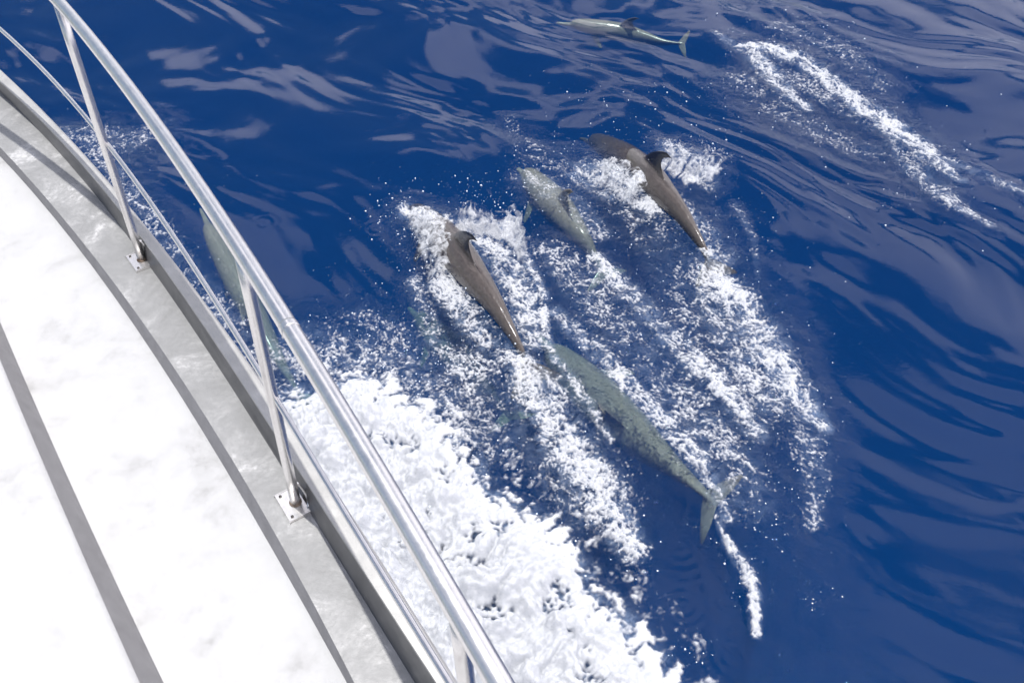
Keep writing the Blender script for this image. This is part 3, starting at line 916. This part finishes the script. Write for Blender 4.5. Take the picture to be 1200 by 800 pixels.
def spray(clusters, label, seed):
    r = np.random.default_rng(seed)
    C, Rr = [], []
    for (px, py, sx, sy, zmax, num, rmax) in clusters:
        num = int(num * 0.75)
        qx = r.normal(px, sx, num); qy = r.normal(py, sy, num)
        zz = np.abs(r.normal(0, zmax * 0.5, num)) + 0.01
        rr = 0.0018 + (rmax - 0.0018) * r.power(0.30, num) ** 1.6
        for a_, b_, z0, r0 in zip(qx, qy, zz, rr):
            C.append(P(a_, b_, z0)); Rr.append(r0)
    C = np.array(C); Rr = np.array(Rr)
    st = r.uniform(0.7, 1.5, (len(C), 3))
    v = (C[:, None, :] + ICO_V[None] * (Rr[:, None] * st)[:, None, :]).reshape(-1, 3)
    f = (ICO_F[None] + (np.arange(len(C)) * len(ICO_V))[:, None, None]).reshape(-1, 3)
    o = obj('spray', make_mesh('spray', v, f), M['drop'])
    tag(o, label, 'spray', kind='stuff')

spray([(470, 255, 22, 26, 0.35, 260, 0.010), (490, 300, 14, 22, 0.25, 160, 0.010), (548, 228, 22, 14, 0.35, 150, 0.010), (600, 238, 22, 12, 0.3, 120, 0.009),
       (530, 320, 45, 40, 0.25, 300, 0.009), (600, 330, 30, 45, 0.2, 220, 0.008), (590, 420, 45, 50, 0.15, 320, 0.008), (690, 590, 40, 45, 0.15, 300, 0.008)],
      'drops flying off the dark dolphin on the left', 1)
spray([(700, 130, 40, 26, 0.4, 170, 0.010), (790, 120, 50, 30, 0.4, 170, 0.010), (830, 175, 28, 14, 0.35, 140, 0.010), (720, 205, 28, 20, 0.25, 220, 0.009),
       (640, 190, 30, 28, 0.3, 240, 0.009), (870, 280, 22, 40, 0.2, 140, 0.008), (800, 330, 70, 70, 0.15, 500, 0.007), (900, 480, 45, 70, 0.12, 420, 0.008),
       (905, 600, 40, 35, 0.1, 160, 0.009), (880, 680, 30, 30, 0.06, 40, 0.009), (955, 700, 14, 8, 0.05, 34, 0.010), (700, 360, 40, 40, 0.12, 260, 0.007)],
      'drops flying off the speckled dolphin on the right', 2)
spray([(940, 40, 40, 20, 0.5, 420, 0.010), (880, 100, 45, 30, 0.3, 240, 0.009), (1000, 110, 60, 30, 0.3, 300, 0.010), (1090, 200, 50, 30, 0.15, 200, 0.010)],
      'fine drops above the foam patch at the top right', 3)
spray([(430, 400, 60, 28, 0.1, 600, 0.008), (480, 440, 70, 25, 0.15, 500, 0.009), (130, 165, 35, 20, 0.12, 240, 0.006), (220, 300, 45, 45, 0.1, 320, 0.006),
       (380, 340, 60, 30, 0.05, 70, 0.008), (810, 760, 16, 12, 0.04, 40, 0.009), (560, 540, 40, 35, 0.15, 160, 0.008), (730, 690, 30, 60, 0.06, 60, 0.008)],
      'drops scattered over the water along the bow wave', 4)

# thrown sheets of water beside the dolphins
def splash_sheet(base, top, bulge, label, seed, fall=1.05, level=0.68):
    """base and top: (px, py, z) polylines; a torn curtain of water between them."""
    nb_, nt_ = 170, 100
    def res(pl):
        w = np.array([P(*q_) for q_ in pl]); return np.stack([np.interp(np.linspace(0, 1, nb_), np.linspace(0, 1, len(w)), w[:, k_]) for k_ in range(3)], 1)
    A, B = res(base), res(top)
    t = np.linspace(-0.08, 1.12, nt_)[:, None, None]
    W = A[None] * (1 - t) + B[None] * t
    W[..., 2] += bulge * np.sin(math.pi * np.clip(t[..., 0], 0, 1))
    s_ = np.linspace(0, 1, nb_)[None, :] * np.ones((nt_, 1)); tt = t[..., 0] * np.ones((1, nb_))
    px_, py_ = W[..., 0], W[..., 1]
    fing = 0.55 * np.abs(N2(s_ * 8, tt * 0.7, seed)) + 0.25 * N2(s_ * 19, tt * 1.6, seed + 1)
    web = 1 - 2.4 * np.abs(N2(px_ / 0.13, py_ / 0.13 + 3 * W[..., 2], seed + 2)); web2 = 1 - 2.4 * np.abs(N2(px_ / 0.055, py_ / 0.055 + 5 * W[..., 2], seed + 3))
    hfs = N2(px_ / 0.026, py_ / 0.026, seed + 5)
    val = level - tt * fall + fing * 0.8 + 0.30 * web + 0.22 * web2 + 0.22 * hfs - 0.22
    ed = 0.30 * N2(px_ / 0.17, py_ / 0.17, seed + 6)
    val = val - 1.1 * (1 - smooth(0.0, 0.22, s_ + 0.25 * ed)) - 1.1 * (1 - smooth(0.0, 0.22, 1 - s_ + 0.25 * ed)) - 1.0 * (1 - smooth(-0.08, 0.12, tt + 0.3 * ed)) - 1.0 * smooth(0.85, 1.1, tt + 0.4 * ed)
    W = W + np.stack([0.03 * N2(px_ / 0.12, py_ / 0.12, seed + 7), 0.03 * N2(px_ / 0.12, py_ / 0.12, seed + 8), 0.035 * N2(px_ / 0.11, py_ / 0.11, seed + 4) + 0.012 * hfs], -1)
    ii = np.arange(nb_ * nt_).reshape(nt_, nb_)
    ok = val > 0
    kq = (ok[:-1, :-1].astype(int) + ok[:-1, 1:] + ok[1:, 1:] + ok[1:, :-1]) >= 2
    q_ = np.stack([ii[:-1, :-1], ii[:-1, 1:], ii[1:, 1:], ii[1:, :-1]], -1)[kq]
    used, inv = np.unique(q_.ravel(), return_inverse=True)
    me = make_mesh('splash', W.reshape(-1, 3)[used], inv.reshape(-1, 4))
    set_attr(me, 'froth', smooth(-0.1, 0.8, val.ravel()[used]))
    o = obj('splash', me, M['foam'])
    tag(o, label, 'splash', kind='stuff')

splash_sheet([(524, 272, 0.02), (545, 276, 0.02), (575, 276, 0.02), (600, 288, 0.02), (618, 325, 0.02)],
             [(530, 246, 0.20), (548, 231, 0.34), (568, 246, 0.22), (608, 236, 0.30), (640, 322, 0.08)], 0.04, 'torn sheet of white water beside the left dolphin', 71, 0.85, 0.72)
splash_sheet([(474, 246, 0.0), (484, 280, 0.0), (498, 318, 0.0), (512, 352, 0.0)],
             [(500, 246, 0.0), (530, 262, 0.0), (538, 292, 0.06), (528, 340, 0.06)], 0.16, 'white water breaking over the left dolphin head', 81, 0.10, 0.20)
splash_sheet([(476, 262, 0.0), (500, 285, 0.0), (515, 310, 0.02)],
             [(488, 246, 0.10), (520, 262, 0.14), (540, 286, 0.16)], 0.08, 'bright white wash across the left dolphin neck', 84, 0.15, 0.38)
splash_sheet([(766, 196, 0.02), (784, 206, 0.02), (806, 216, 0.02), (826, 226, 0.02)],
             [(776, 158, 0.26), (796, 168, 0.24), (842, 168, 0.32), (898, 186, 0.16)], 0.05, 'torn sheet of white water beside the right dolphin fin', 91, 0.9, 0.58)
splash_sheet([(682, 196, 0.0), (704, 222, 0.0), (730, 240, 0.0), (750, 250, 0.0)],
             [(716, 186, 0.10), (738, 190, 0.14), (756, 202, 0.16), (764, 228, 0.10)], 0.14, 'white water breaking over the right dolphin shoulders', 95, 0.15, 0.26)
